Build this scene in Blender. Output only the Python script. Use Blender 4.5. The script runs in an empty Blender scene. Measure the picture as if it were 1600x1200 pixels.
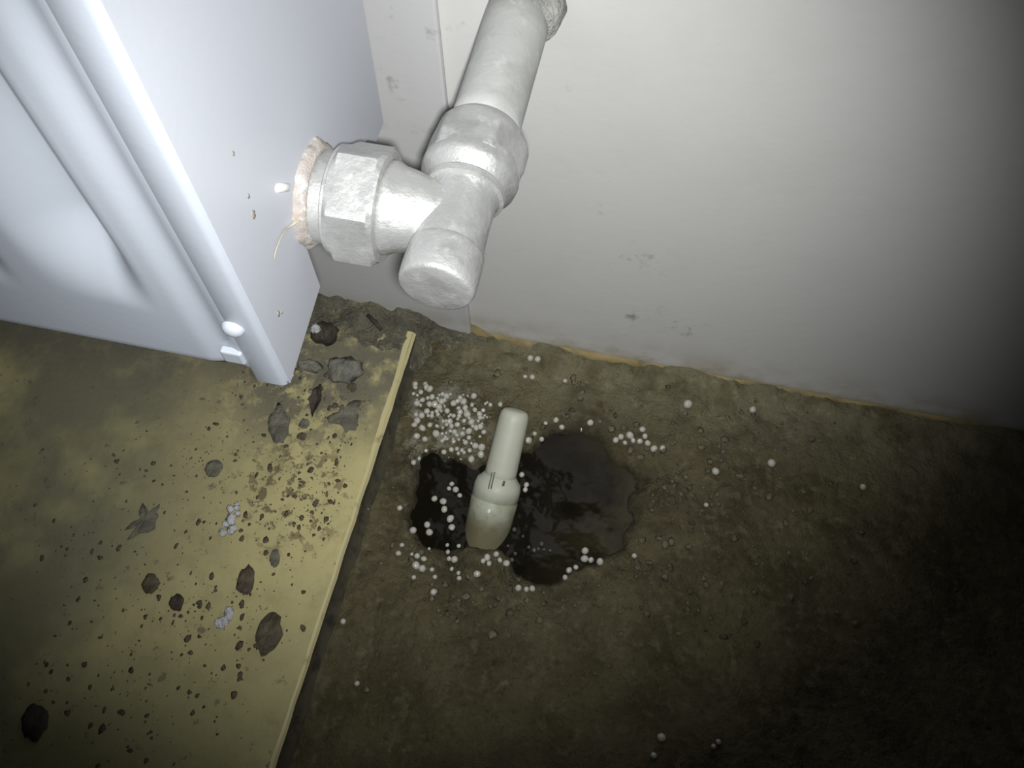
import bpy, bmesh, math, random
import numpy as np
from mathutils import Vector, Matrix, noise as mnoise

random.seed(7)
scene = bpy.context.scene
col = scene.collection
S = 0.30            # one working unit = height of the camera over the floor = 0.30 m
# ------------------------------------------------------------------ camera
FPX = 1433.14       # focal length in pixels of a 1600 px wide frame
RC = np.array([[0.97692567, 0.21313712, -0.01374069],
               [0.1829712, -0.86837357, -0.46092177],
               [-0.11017159, 0.44777216, -0.88733439]])   # rows: right, down, forward
CAM = np.array([0.0, 0.0, 1.0])
cam_data = bpy.data.cameras.new('camera')
cam_data.sensor_width = 36.0
cam_data.lens = FPX / 1600.0 * 36.0
cam_data.clip_start = 0.005
cam_data.clip_end = 50
cam = bpy.data.objects.new('camera', cam_data)
col.objects.link(cam)
M = Matrix(((RC[0][0], -RC[1][0], -RC[2][0], 0), (RC[0][1], -RC[1][1], -RC[2][1], 0),
            (RC[0][2], -RC[1][2], -RC[2][2], S), (0, 0, 0, 1)))
cam.matrix_world = M
scene.camera = cam

# ------------------------------------------------------------------ world, phone torch, exposure
world = bpy.data.worlds.new('world')
scene.world = world
world.use_nodes = True
world.node_tree.nodes['Background'].inputs['Color'].default_value = (0.75, 0.85, 1.0, 1)
world.node_tree.nodes['Background'].inputs['Strength'].default_value = 0.012


def pixel_ray(x, y):
    return RC.T @ np.array([x - 800.0, y - 600.0, FPX])


def torch(name, offs, aim_px, watts, size_deg, color, blend=1.0, radius=0.012, roll=13.0, stretch=(1.06, 0.96)):
    d = bpy.data.lights.new(name, 'SPOT')
    d.energy = watts
    d.spot_size = math.radians(size_deg)
    d.spot_blend = blend
    d.shadow_soft_size = radius * S
    d.color = color
    o = bpy.data.objects.new(name, d)
    col.objects.link(o)
    pos = CAM + RC.T @ np.array(offs)
    o.location = Vector(pos) * S
    # the beam is wider along one axis, as the flat lens of a phone torch throws it
    z = -Vector(pixel_ray(*aim_px)).normalized()
    tilt = math.radians(roll)
    x = Vector(RC[0]) * math.cos(tilt) - Vector(RC[1]) * math.sin(tilt)
    x = (x - z * x.dot(z)).normalized()
    y = z.cross(x)
    o.rotation_euler = Matrix((x, y, z)).transposed().to_euler()
    o.scale = (stretch[0], stretch[1], 1.0)
    return o


torch('phone_torch', (0.006, 0.011, 0.0), (672, 378), 2.85, 72.5, (0.985, 1.0, 0.985))

vs = scene.view_settings
vs.view_transform = 'Standard'
vs.look = 'None'
vs.exposure = 0.0
vs.gamma = 1.0
vs.use_curve_mapping = False


# ------------------------------------------------------------------ geometry helpers (working units)
def hit(px, axis, val):
    """where the sight line through a point of the photo meets the plane axis = val"""
    d = pixel_ray(*px)
    t = (val - CAM[axis]) / d[axis]
    return CAM + t * d


def make_mesh(name, verts, faces, mat, smooth=True, base=(0, 0, 0)):
    me = bpy.data.meshes.new(name)
    b = np.array(base, float)
    me.from_pydata([tuple((np.array(v) - b) * S) for v in verts], [], faces)
    bm = bmesh.new()
    bm.from_mesh(me)
    bmesh.ops.recalc_face_normals(bm, faces=bm.faces)
    bm.to_mesh(me)
    bm.free()
    if smooth:
        me.polygons.foreach_set('use_smooth', [True] * len(me.polygons))
    if mat:
        me.materials.append(mat)
    return me


def link(name, me, parent=None, loc=None, rot=None):
    o = bpy.data.objects.new(name, me)
    col.objects.link(o)
    if parent is not None:
        o.parent = parent
    if loc is not None:
        o.location = Vector(loc) * S
    if rot is not None:
        o.rotation_euler = rot
    return o


def obj(name, verts, faces, mat, parent=None, smooth=True, base=(0, 0, 0)):
    o = link(name, make_mesh(name, verts, faces, mat, smooth, base), parent)
    if parent is None and tuple(base) != (0, 0, 0):
        o.location = Vector(base) * S
    return o


def thing(name, label, cat, base, group=None):
    o = bpy.data.objects.new(name, None)
    o.empty_display_size = 0.01
    col.objects.link(o)
    o.location = Vector(base) * S
    return tag(o, label, cat, group)


def tag(o, label, cat, group=None, kind=None):
    o['label'] = label
    o['category'] = cat
    if group:
        o['group'] = group
    if kind:
        o['kind'] = kind
    return o


def bevel(o, w, seg=2, angle=35):
    m = o.modifiers.new('bevel', 'BEVEL')
    m.width = w * S
    m.segments = seg
    m.limit_method = 'ANGLE'
    m.angle_limit = math.radians(angle)
    return o


def sharp(o, deg=35):
    me = o.data
    me.set_sharp_from_angle(angle=math.radians(deg))
    return o


def box(x0, x1, y0, y1, z0, z1):
    v = [(x, y, z) for x in (x0, x1) for y in (y0, y1) for z in (z0, z1)]
    f = [(0, 1, 3, 2), (4, 6, 7, 5), (0, 4, 5, 1), (2, 3, 7, 6), (0, 2, 6, 4), (1, 5, 7, 3)]
    return v, f


def lathe(profile, origin, axis, ref, seg=48, rfun=None, caps=True):
    """profile: list of (t along axis, radius); rfun(t, r, angle) may reshape the section"""
    a = Vector(axis).normalized()
    u = Vector(ref)
    u = (u - a * u.dot(a)).normalized()
    w = a.cross(u)
    o = Vector(origin)
    v, f = [], []
    for t, r in profile:
        for k in range(seg):
            th = 2 * math.pi * k / seg
            rr = rfun(t, r, th) if rfun else r
            v.append(tuple(o + a * t + (u * math.cos(th) + w * math.sin(th)) * rr))
    n = len(profile)
    for i in range(n - 1):
        for k in range(seg):
            k2 = (k + 1) % seg
            f.append((i * seg + k, i * seg + k2, (i + 1) * seg + k2, (i + 1) * seg + k))
    if caps:
        f.append(tuple(range(seg)))
        f.append(tuple((n - 1) * seg + k for k in range(seg)))
    return v, f


def hexr(across_corner, phase):
    ap = across_corner * math.cos(math.pi / 6)

    def fn(t, r, th):
        d = ((th - phase + math.pi / 6) % (math.pi / 3)) - math.pi / 6
        return min(ap / math.cos(d), r)
    return fn


def nz(x, y, z=0.0, sc=1.0, oct=3):
    return mnoise.fractal(Vector((x * sc, y * sc, z * sc)), 0.8, 2.0, oct)


def blob(cx, cy, cz, rx, ry, rz, rough=0.3, seg=10, rings=6, seed=0.0, flat=0.0):
    """an irregular lump; flat > 0 cuts its underside"""
    v, f = [], []
    for i in range(rings + 1):
        ph = math.pi * i / rings
        for k in range(seg):
            th = 2 * math.pi * k / seg
            d = (math.sin(ph) * math.cos(th), math.sin(ph) * math.sin(th), math.cos(ph))
            s = 1 + rough * mnoise.noise(Vector((d[0] * 1.6 + seed, d[1] * 1.6 - seed * .7, d[2] * 1.6 + seed * .3)))
            z = d[2] * rz * s
            if flat:
                z = max(z, -flat * rz)
            v.append((cx + d[0] * rx * s, cy + d[1] * ry * s, cz + z))
    for i in range(rings):
        for k in range(seg):
            k2 = (k + 1) % seg
            f.append((i * seg + k, i * seg + k2, (i + 1) * seg + k2, (i + 1) * seg + k))
    return v, f


def join(parts):
    v, f = [], []
    for pv, pf in parts:
        n = len(v)
        v += list(pv)
        f += [tuple(i + n for i in q) for q in pf]
    return v, f


def tube(points, radii, seg=8):
    v, f = [], []
    n = len(points)
    P = [Vector(p) for p in points]
    for i, p in enumerate(P):
        t = (P[min(i + 1, n - 1)] - P[max(i - 1, 0)]).normalized()
        u = t.orthogonal().normalized()
        w = t.cross(u)
        r = radii[i] if isinstance(radii, (list, tuple)) else radii
        for k in range(seg):
            a = 2 * math.pi * k / seg
            v.append(tuple(p + (u * math.cos(a) + w * math.sin(a)) * r))
    for i in range(n - 1):
        for k in range(seg):
            k2 = (k + 1) % seg
            f.append((i * seg + k, i * seg + k2, (i + 1) * seg + k2, (i + 1) * seg + k))
    f.append(tuple(range(seg)))
    f.append(tuple((n - 1) * seg + k for k in range(seg)))
    return v, f


def sstep(e0, e1, x):
    t = min(1.0, max(0.0, (x - e0) / (e1 - e0)))
    return t * t * (3 - 2 * t)


# ------------------------------------------------------------------ materials
class Mat:
    """a small node builder around one Principled shader"""
    def __init__(self, name, color, rough=0.5, metal=0.0, spec=0.5):
        self.m = bpy.data.materials.new(name)
        self.m.use_nodes = True
        self.nt = self.m.node_tree
        self.b = self.nt.nodes['Principled BSDF']
        self.b.inputs['Base Color'].default_value = (*color, 1)
        self.b.inputs['Roughness'].default_value = rough
        self.b.inputs['Metallic'].default_value = metal
        self.b.inputs['Specular IOR Level'].default_value = spec
        self.c = None
        self.color = color
        self.tc = None

    def n(self, kind, **kw):
        nd = self.nt.nodes.new(kind)
        for k, v in kw.items():
            setattr(nd, k, v)
        return nd

    def l(self, a, b):
        self.nt.links.new(a, b)

    def coord(self):
        if not self.tc:
            self.tc = self.n('ShaderNodeTexCoord').outputs['Object']
        return self.tc

    def noise(self, scale, detail=4, rough=0.55, lo=0.4, hi=0.6, stretch=None):
        src = self.coord()
        if stretch:
            mp = self.n('ShaderNodeMapping')
            mp.inputs['Scale'].default_value = stretch
            self.l(src, mp.inputs['Vector'])
            src = mp.outputs[0]
        t = self.n('ShaderNodeTexNoise')
        t.inputs['Scale'].default_value = scale / S
        t.inputs['Detail'].default_value = detail
        t.inputs['Roughness'].default_value = rough
        self.l(src, t.inputs['Vector'])
        r = self.n('ShaderNodeMapRange')
        r.interpolation_type = 'SMOOTHSTEP'
        r.inputs['From Min'].default_value = lo
        r.inputs['From Max'].default_value = hi
        self.l(t.outputs['Fac'], r.inputs['Value'])
        return r.outputs[0]

    def axis(self, ax, lo, hi):
        """0..1 along one object axis (working units)"""
        s = self.n('ShaderNodeSeparateXYZ')
        self.l(self.coord(), s.inputs[0])
        r = self.n('ShaderNodeMapRange')
        r.interpolation_type = 'SMOOTHSTEP'
        r.inputs['From Min'].default_value = lo * S
        r.inputs['From Max'].default_value = hi * S
        self.l(s.outputs[ax], r.inputs['Value'])
        return r.outputs[0]

    def near(self, p, r0, r1):
        """1 inside a ball round p, falling to 0 at r1"""
        d = self.n('ShaderNodeVectorMath', operation='DISTANCE')
        d.inputs[1].default_value = tuple(Vector(p) * S)
        self.l(self.coord(), d.inputs[0])
        r = self.n('ShaderNodeMapRange')
        r.interpolation_type = 'SMOOTHSTEP'
        r.inputs['From Min'].default_value = r1 * S
        r.inputs['From Max'].default_value = r0 * S
        self.l(d.outputs['Value'], r.inputs['Value'])
        return r.outputs[0]

    def op(self, kind, a, b):
        m = self.n('ShaderNodeMath', operation=kind)
        m.use_clamp = True
        for i, q in enumerate((a, b)):
            if isinstance(q, (int, float)):
                m.inputs[i].default_value = q
            else:
                self.l(q, m.inputs[i])
        return m.outputs[0]

    def mix(self, fac, color):
        x = self.n('ShaderNodeMix', data_type='RGBA')
        if isinstance(fac, (int, float)):
            x.inputs[0].default_value = fac
        else:
            self.l(fac, x.inputs[0])
        if self.c:
            self.l(self.c, x.inputs[6])
        else:
            x.inputs[6].default_value = (*self.color, 1)
        x.inputs[7].default_value = (*color, 1)
        self.c = x.outputs[2]
        self.l(self.c, self.b.inputs['Base Color'])
        return self

    def bump(self, fac, dist=0.001, strength=0.5):
        bp = self.n('ShaderNodeBump')
        bp.inputs['Distance'].default_value = dist * S
        bp.inputs['Strength'].default_value = strength
        self.l(fac, bp.inputs['Height'])
        if self.b.inputs['Normal'].is_linked:
            self.l(self.b.inputs['Normal'].links[0].from_socket, bp.inputs['Normal'])
        self.l(bp.outputs[0], self.b.inputs['Normal'])
        return self

    def rough(self, fac, lo, hi):
        r = self.n('ShaderNodeMapRange')
        r.inputs['To Min'].default_value = lo
        r.inputs['To Max'].default_value = hi
        self.l(fac, r.inputs['Value'])
        self.l(r.outputs[0], self.b.inputs['Roughness'])
        return self


# painted wall
def wall_material(name, color):
    w = Mat(name, color, 0.62, spec=0.25)
    w.mix(w.op('MULTIPLY', w.noise(9, 5, 0.6, 0.45, 0.75), 0.22), (0.54, 0.53, 0.51))
    fine = w.noise(45, 6, 0.65, 0.56, 0.7)
    for p, r, a in ((hit((1000, 408), 1, .563), 0.045, 0.42), (hit((985, 488), 1, .563), 0.03, 0.55),
                    (hit((1050, 515), 1, .563), 0.06, 0.35), (hit((955, 330), 1, .563), 0.03, 0.25),
                    (hit((640, 110), 1, .556), 0.13, 0.4), (hit((870, 150), 1, .563), 0.03, 0.2)):
        w.mix(w.op('MULTIPLY', w.op('MULTIPLY', w.near(p, 0.1 * r, r), fine), min(0.9, a * 1.35)), (0.22, 0.2, 0.16))
    # damp grime creeping up from the floor joint
    h = w.op('MULTIPLY', w.axis(2, 0.075, 0.0), w.noise(16, 5, 0.6, 0.36, 0.62))
    w.mix(w.op('MULTIPLY', h, 0.75), (0.36, 0.31, 0.2))
    w.mix(w.op('MULTIPLY', w.axis(2, 0.02, 0.004), 0.7), (0.36, 0.29, 0.13))
    w.bump(w.noise(70, 4, 0.6, 0.3, 0.7), 0.0004, 0.25)
    return w


m_wall = wall_material('wall_paint', (0.665, 0.655, 0.64)).m
m_panel = wall_material('panel_paint', (0.57, 0.57, 0.575)).m

q = Mat('ochre_sealant', (0.36, 0.27, 0.12), 0.6)
q.mix(q.noise(60, 4, 0.6, 0.4, 0.7), (0.2, 0.175, 0.1))
m_ochre = q.m

q = Mat('radiator_enamel', (0.47, 0.505, 0.57), 0.4, spec=0.45)
q.mix(q.op('MULTIPLY', q.noise(6, 3, 0.5, 0.4, 0.7), 0.12), (0.39, 0.42, 0.48))
q.bump(q.noise(160, 2, 0.5, 0.3, 0.7), 0.0002, 0.12)
m_rad = q.m

q = Mat('radiator_plate_enamel', (0.53, 0.55, 0.61), 0.42, spec=0.45)
q.mix(q.op('MULTIPLY', q.noise(7, 3, 0.5, 0.4, 0.7), 0.12), (0.47, 0.49, 0.545))
q.mix(q.op('MULTIPLY', q.noise(85, 3, 0.6, 0.70, 0.75), 0.3), (0.46, 0.42, 0.36))
q.bump(q.noise(150, 2, 0.5, 0.3, 0.7), 0.0002, 0.12)
m_plate = q.m

q = Mat('flaked_boss_paint', (0.39, 0.35, 0.32), 0.6)
q.mix(q.noise(45, 5, 0.6, 0.5, 0.66), (0.32, 0.26, 0.21))
q.mix(q.noise(90, 4, 0.6, 0.55, 0.65), (0.52, 0.52, 0.51))
q.bump(q.noise(70, 5, 0.6, 0.3, 0.7), 0.0018, 0.6)
m_boss = q.m

q = Mat('silver_valve_paint', (0.50, 0.50, 0.49), 0.36, metal=0.5, spec=0.6)
q.mix(q.op('MULTIPLY', q.noise(30, 5, 0.65, 0.5, 0.68), 0.5), (0.30, 0.30, 0.29))
q.mix(q.op('MULTIPLY', q.noise(75, 5, 0.65, 0.55, 0.7), 0.7), (0.66, 0.66, 0.65))
q.rough(q.noise(50, 5, 0.6, 0.35, 0.7), 0.36, 0.58)
q.bump(q.noise(60, 5, 0.65, 0.3, 0.7), 0.0012, 0.4)
m_valve = q.m

q = Mat('painted_pipe', (0.43, 0.435, 0.42), 0.5, spec=0.35)
q.mix(q.op('MULTIPLY', q.noise(22, 5, 0.6, 0.5, 0.66), 0.5), (0.31, 0.31, 0.295))
q.mix(q.op('MULTIPLY', q.noise(70, 4, 0.6, 0.58, 0.68), 0.5), (0.56, 0.56, 0.545))
q.bump(q.noise(60, 5, 0.6, 0.3, 0.7), 0.001, 0.35)
m_pipe = q.m

q = Mat('rough_plaster', (0.40, 0.40, 0.38), 0.75)
q.mix(q.noise(30, 4, 0.6, 0.42, 0.65), (0.29, 0.285, 0.265))
q.bump(q.noise(60, 5, 0.6, 0.3, 0.7), 0.004, 0.8)
m_plaster = q.m

q = Mat('yellow_sheet', (0.58, 0.515, 0.25), 0.5, spec=0.3)
q.mix(q.op('MULTIPLY', q.noise(5, 4, 0.6, 0.35, 0.7), 0.6), (0.42, 0.37, 0.19))
q.mix(q.op('MULTIPLY', q.noise(40, 5, 0.6, 0.5, 0.7), 0.35), (0.34, 0.30, 0.15))
q.mix(q.op('MULTIPLY', q.noise(85, 4, 0.65, 0.62, 0.69), 0.75), (0.12, 0.10, 0.055))
q.mix(q.op('MULTIPLY', q.noise(32, 6, 0.7, 0.63, 0.68), 0.8), (0.15, 0.135, 0.095))
dim_film = q.op('MULTIPLY', q.noise(3.2, 5, 0.6, 0.36, 0.58), q.axis(0, -0.33, -0.56))  # grey dirt film, strengthened leftwards to paint in the beam's dimming
q.mix(q.op('MULTIPLY', dim_film, 0.85), (0.16, 0.155, 0.115))
low = q.op('MULTIPLY', q.axis(1, 0.24, 0.0), q.noise(6, 5, 0.65, 0.28, 0.6))  # mottled dirt, deepened at the near end to paint in the beam's falloff
q.mix(q.op('MULTIPLY', low, 0.6), (0.24, 0.225, 0.11))
# old dirt swept up under the radiator, against the wall
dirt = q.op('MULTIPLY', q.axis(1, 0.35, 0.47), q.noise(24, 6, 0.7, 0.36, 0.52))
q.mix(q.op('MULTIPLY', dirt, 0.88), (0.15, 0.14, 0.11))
d2 = q.op('MULTIPLY', q.near((-0.36, 0.43, 0.035), 0.03, 0.13), q.noise(36, 6, 0.7, 0.42, 0.54))
q.mix(q.op('MULTIPLY', d2, 0.85), (0.15, 0.14, 0.11))
d3 = q.op('MULTIPLY', q.near((-0.33, 0.30, 0.035), 0.03, 0.10), q.noise(62, 5, 0.7, 0.53, 0.58))
q.mix(q.op('MULTIPLY', d3, 0.8), (0.14, 0.10, 0.06))
q.bump(q.noise(120, 4, 0.6, 0.3, 0.7), 0.0006, 0.4)
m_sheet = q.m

q = Mat('sheet_cut_edge', (0.62, 0.55, 0.30), 0.5)
q.mix(q.noise(40, 5, 0.6, 0.55, 0.7), (0.36, 0.3, 0.14))
m_edge = q.m
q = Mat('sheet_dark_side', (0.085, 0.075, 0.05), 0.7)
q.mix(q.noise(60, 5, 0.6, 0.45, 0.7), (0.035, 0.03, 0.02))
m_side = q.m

q = Mat('wet_concrete', (0.158, 0.134, 0.072), 0.5, spec=0.35)
q.mix(q.noise(14, 6, 0.65, 0.38, 0.64), (0.092, 0.075, 0.038))
q.mix(q.op('MULTIPLY', q.noise(55, 6, 0.7, 0.5, 0.66), 0.6), (0.215, 0.195, 0.115))
q.mix(q.op('MULTIPLY', q.noise(120, 4, 0.7, 0.55, 0.68), 0.55), (0.04, 0.034, 0.02))
q.mix(q.op('MULTIPLY', q.op('MULTIPLY', q.axis(1, 0.44, 0.55), q.noise(20, 5, 0.6, 0.3, 0.6)), 0.75), (0.30, 0.275, 0.175))
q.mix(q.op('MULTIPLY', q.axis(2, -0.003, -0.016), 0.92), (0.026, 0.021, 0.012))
for wp in ((-0.195, 0.31, 0.0), (-0.14, 0.285, 0.0), (-0.215, 0.36, 0.0), (-0.03, 0.45, 0.0)):
    q.mix(q.op('MULTIPLY', q.op('MULTIPLY', q.near(wp, 0.012, 0.05), q.noise(38, 5, 0.7, 0.36, 0.58)), 0.75), (0.045, 0.036, 0.02))
wet = q.near((-0.19, 0.43, 0.0), 0.03, 0.075)
q.mix(q.op('MULTIPLY', q.op('MULTIPLY', wet, q.noise(44, 5, 0.7, 0.48, 0.58)), 0.6), (0.42, 0.40, 0.33))
q.rough(q.op('SUBTRACT', q.noise(26, 5, 0.6, 0.35, 0.65), q.op('MULTIPLY', wet, 0.7)), 0.22, 0.7)
q.bump(q.noise(60, 6, 0.7, 0.3, 0.7), 0.006, 0.8)
m_conc = q.m

q = Mat('grey_grime', (0.27, 0.25, 0.18), 0.85, spec=0.2)
q.mix(q.noise(30, 6, 0.7, 0.42, 0.6), (0.18, 0.17, 0.13))
q.mix(q.op('MULTIPLY', q.noise(48, 6, 0.7, 0.55, 0.62), 0.7), (0.42, 0.37, 0.21))
q.bump(q.noise(70, 6, 0.7, 0.3, 0.7), 0.008, 0.9)
m_grime = q.m

q = Mat('dark_water', (0.012, 0.010, 0.006), 0.09, spec=0.5)
q.mix(q.op('MULTIPLY', q.axis(0, -0.07, 0.03), q.noise(14, 5, 0.65, 0.3, 0.62)), (0.06, 0.05, 0.025))
q.b.inputs['IOR'].default_value = 1.33
q.b.inputs['Transmission Weight'].default_value = 0.3
q.bump(q.noise(9, 2, 0.5, 0.2, 0.8), 0.02, 0.25)
q.bump(q.noise(40, 2, 0.5, 0.2, 0.8), 0.004, 0.15)
m_water = q.m

q = Mat('white_plastic', (0.54, 0.55, 0.46), 0.48, spec=0.4)
q.b.inputs['Subsurface Weight'].default_value = 0.15
q.b.inputs['Subsurface Scale'].default_value = 0.004
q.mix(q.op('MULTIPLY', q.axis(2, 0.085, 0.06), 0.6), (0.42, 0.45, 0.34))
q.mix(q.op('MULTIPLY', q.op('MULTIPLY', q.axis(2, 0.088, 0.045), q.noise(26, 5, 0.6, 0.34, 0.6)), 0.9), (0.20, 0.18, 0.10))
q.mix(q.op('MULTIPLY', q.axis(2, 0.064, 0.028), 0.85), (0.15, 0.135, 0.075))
q.bump(q.noise(50, 3, 0.6, 0.3, 0.7), 0.0008, 0.3)
m_plug = q.m
m_mark = Mat('dark_scored_mark', (0.12, 0.12, 0.09), 0.6).m

q = Mat('foam_bead', (0.62, 0.60, 0.52), 0.10, spec=1.0)
q.b.inputs['Coat Weight'].default_value = 0.6
q.b.inputs['Transmission Weight'].default_value = 0.12
q.mix(q.noise(160, 2, 0.5, 0.45, 0.6), (0.62, 0.60, 0.55))
m_bead = q.m
q = Mat('white_fluff', (0.62, 0.62, 0.63), 0.7)
q.bump(q.noise(120, 4, 0.6, 0.3, 0.7), 0.004, 0.8)
m_fluff = q.m


def flake_mat(name, c1, c2):
    q = Mat(name, c1, 0.6, spec=0.3)
    q.mix(q.noise(50, 5, 0.65, 0.42, 0.62), c2)
    q.bump(q.noise(60, 5, 0.6, 0.3, 0.7), 0.004, 0.6)
    return q.m


m_fl_brown = flake_mat('brown_flake', (0.13, 0.105, 0.07), (0.085, 0.068, 0.045))
m_fl_grey = flake_mat('grey_flake', (0.19, 0.18, 0.135), (0.14, 0.13, 0.10))
m_fl_dark = flake_mat('dark_flake', (0.075, 0.06, 0.047), (0.045, 0.037, 0.03))
m_spot = Mat('tan_spot', (0.30, 0.27, 0.235), 0.7).m
m_strand = Mat('thin_fibre', (0.36, 0.33, 0.28), 0.6).m
m_glint = Mat('white_glint', (0.9, 0.9, 0.92), 0.2, spec=0.8).m
m_rivet = Mat('rivet_enamel', (0.5, 0.53, 0.6), 0.4, spec=0.4).m

# ------------------------------------------------------------------ the setting: wall, proud panel, floor
WY, PY, SEAM = 0.563, 0.556, -0.188
XS = [-1.5 + i * 0.1 for i in range(32)]


def struct(o):
    o['kind'] = 'structure'
    return o


v, f = box(-1.5, 1.6, WY, WY + 0.2, -0.12, 2.0)
struct(obj('wall_back', v, f, m_wall, smooth=False))
v, f = box(-1.5, SEAM, PY, WY + 0.001, 0.0, 2.0)
o = struct(obj('trim_1', v, f, m_panel, smooth=False))
o['label'] = 'painted wall facing that stands proud behind the radiator and ends beside the pipe'
bevel(o, 0.003)

# hole outline, traced on the floor plane
HOLE_PX = [(648, 712), (668, 690), (700, 702), (740, 722), (790, 700), (826, 694), (850, 672), (900, 660), (945, 668),
           (968, 690), (1000, 720), (1030, 742), (1010, 775), (1004, 812), (1000, 850), (965, 872), (925, 880),
           (888, 898), (872, 912), (832, 914), (806, 896), (795, 876), (760, 866), (724, 862), (690, 862), (652, 850),
           (632, 820), (640, 770)]
HOLE = np.array([hit(p, 2, 0.0)[:2] for p in HOLE_PX])


def poly_sd(pts, poly):
    """signed distance to a polygon, positive inside"""
    pts = np.asarray(pts, float)
    d = np.full(len(pts), 1e9)
    inside = np.zeros(len(pts), bool)
    n = len(poly)
    for i in range(n):
        a, b = poly[i], poly[(i + 1) % n]
        ab = b - a
        t = np.clip(((pts - a) @ ab) / (ab @ ab), 0, 1)
        d = np.minimum(d, np.linalg.norm(pts - a - t[:, None] * ab, axis=1))
        c = ((a[1] > pts[:, 1]) != (b[1] > pts[:, 1]))
        with np.errstate(divide='ignore', invalid='ignore'):
            xi = (b[0] - a[0]) * (pts[:, 1] - a[1]) / (b[1] - a[1]) + a[0]
        inside ^= c & (pts[:, 0] < xi)
    return np.where(inside, d, -d)


def axis_lines(lo, f0, f1, hi, fine, coarse):
    a = list(np.arange(lo, f0, coarse)) + list(np.arange(f0, f1, fine)) + list(np.arange(f1, hi, coarse)) + [hi]
    return a


gx = axis_lines(-1.5, -0.30, 0.26, 1.6, 0.0038, 0.05)
gy = axis_lines(-0.8, 0.12, 0.56, 0.60, 0.0038, 0.04)
pts = np.array([(x, y) for y in gy for x in gx])
sd = poly_sd(pts, HOLE)
PALE = hit((1140, 780), 2, 0)
STONE = hit((1040, 775), 2, 0)
MOUND = hit((700, 640), 2, 0)
MUD = hit((748, 880), 2, 0)


def floor_height(x, y, s):
    h = 0.0035 * nz(x, y, 0.3, 22) + 0.002 * nz(x, y, 4.1, 70) + 0.003 * nz(x, y, 1.3, 7)
    fine = -0.30 < x < 0.27 and y > 0.11
    if not fine:
        h *= 0.4
    s2 = s + 0.006 * nz(x, y, 2.2, 45) if fine else s
    deep = 0.055
    if fine:
        sh = sstep(-0.045, 0.03, x + 0.35 * (y - 0.40))
        deep = 0.055 - 0.041 * sh + 0.012 * sh * nz(x, y, 6.3, 24)
    h -= deep * sstep(-0.004, 0.03, s2)
    h -= 0.006 * sstep(-0.05, -0.002, s2)
    for c, r, a in ((PALE, 0.022, 0.008), (STONE, 0.026, 0.012), (MOUND, 0.05, 0.006), (MUD, 0.040, 0.020)):
        d = math.hypot(x - c[0], y - c[1])
        if d < r:
            h += a * (1 - sstep(0.35 * r, r, d)) * (1 + 0.5 * nz(x, y, 8, 40))
    if y > 0.5 and x > SEAM - 0.05:
        h += 0.012 * sstep(0.52, 0.565, y) * (0.6 + 0.8 * nz(x, y, 3, 18))
    return h


verts = [(p[0], p[1], floor_height(p[0], p[1], s)) for p, s in zip(pts, sd)]
nx = len(gx)
faces = [(j * nx + i, j * nx + i + 1, (j + 1) * nx + i + 1, (j + 1) * nx + i) for j in range(len(gy) - 1) for i in range(nx - 1)]
struct(obj('floor', verts, faces, m_conc))

# ochre sealant left along the joint of wall and floor, right of the seam
pv, pf = [], []
n = 90
for i in range(n + 1):
    x = SEAM - 0.002 + (0.62) * i / n
    w = (0.0045 + 0.004 * nz(x, 0, 5, 20)) * (1 - 0.4 * i / n)
    hh = (0.006 + 0.006 * nz(x, 0, 9, 26)) * (1 - 0.5 * i / n)
    if i < 4:
        hh += 0.022 * (1 - i / 4)
    pv += [(x, WY + 0.002, -0.02), (x, WY - w, -0.02), (x, WY - w, 0.006), (x, WY - 0.4 * w, 0.006 + 0.5 * hh), (x, WY + 0.002, 0.008 + hh)]
for i in range(n):
    for k in range(4):
        a = i * 5 + k
        pf.append((a, a + 1, a + 6, a + 5))
struct(obj('trim_2', pv, pf, m_ochre))

# ------------------------------------------------------------------ yellow sheet laid over the floor on the left
BZ = 0.035
E0, E1 = np.array((-0.251, 0.532)), np.array((-0.262, -0.25))
sheet = thing('flooring_sheet', 'yellow mottled flooring sheet with dirty specks, raised beside the dark concrete', 'flooring', (-0.7, 0.2, 0.0))
nseg = 60


def edge_x(t):
    y = E0[1] + (E1[1] - E0[1]) * t
    x = E0[0] + (E1[0] - E0[0]) * t
    return x + 0.0012 * nz(0, y, 7, 30), y


tv, tf = [], []
for i in range(nseg + 1):
    x, y = edge_x(i / nseg)
    tv += [(-1.5, y, BZ), (-0.6, y, BZ), (-0.36, y, BZ), (x - 0.002, y, BZ)]
for i in range(nseg):
    for k in range(3):
        a = i * 4 + k
        tf.append((a, a + 1, a + 5, a + 4))
tv += [(-1.5, E0[1], 0.005), (E0[0] - 0.011, E0[1], 0.005)]
tf.append((0, 1, 2, 3, len(tv) - 1, len(tv) - 2))
o = obj('sheet_surface', tv, tf, m_sheet, sheet, smooth=False, base=(-0.7, 0.2, 0.0))
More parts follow.
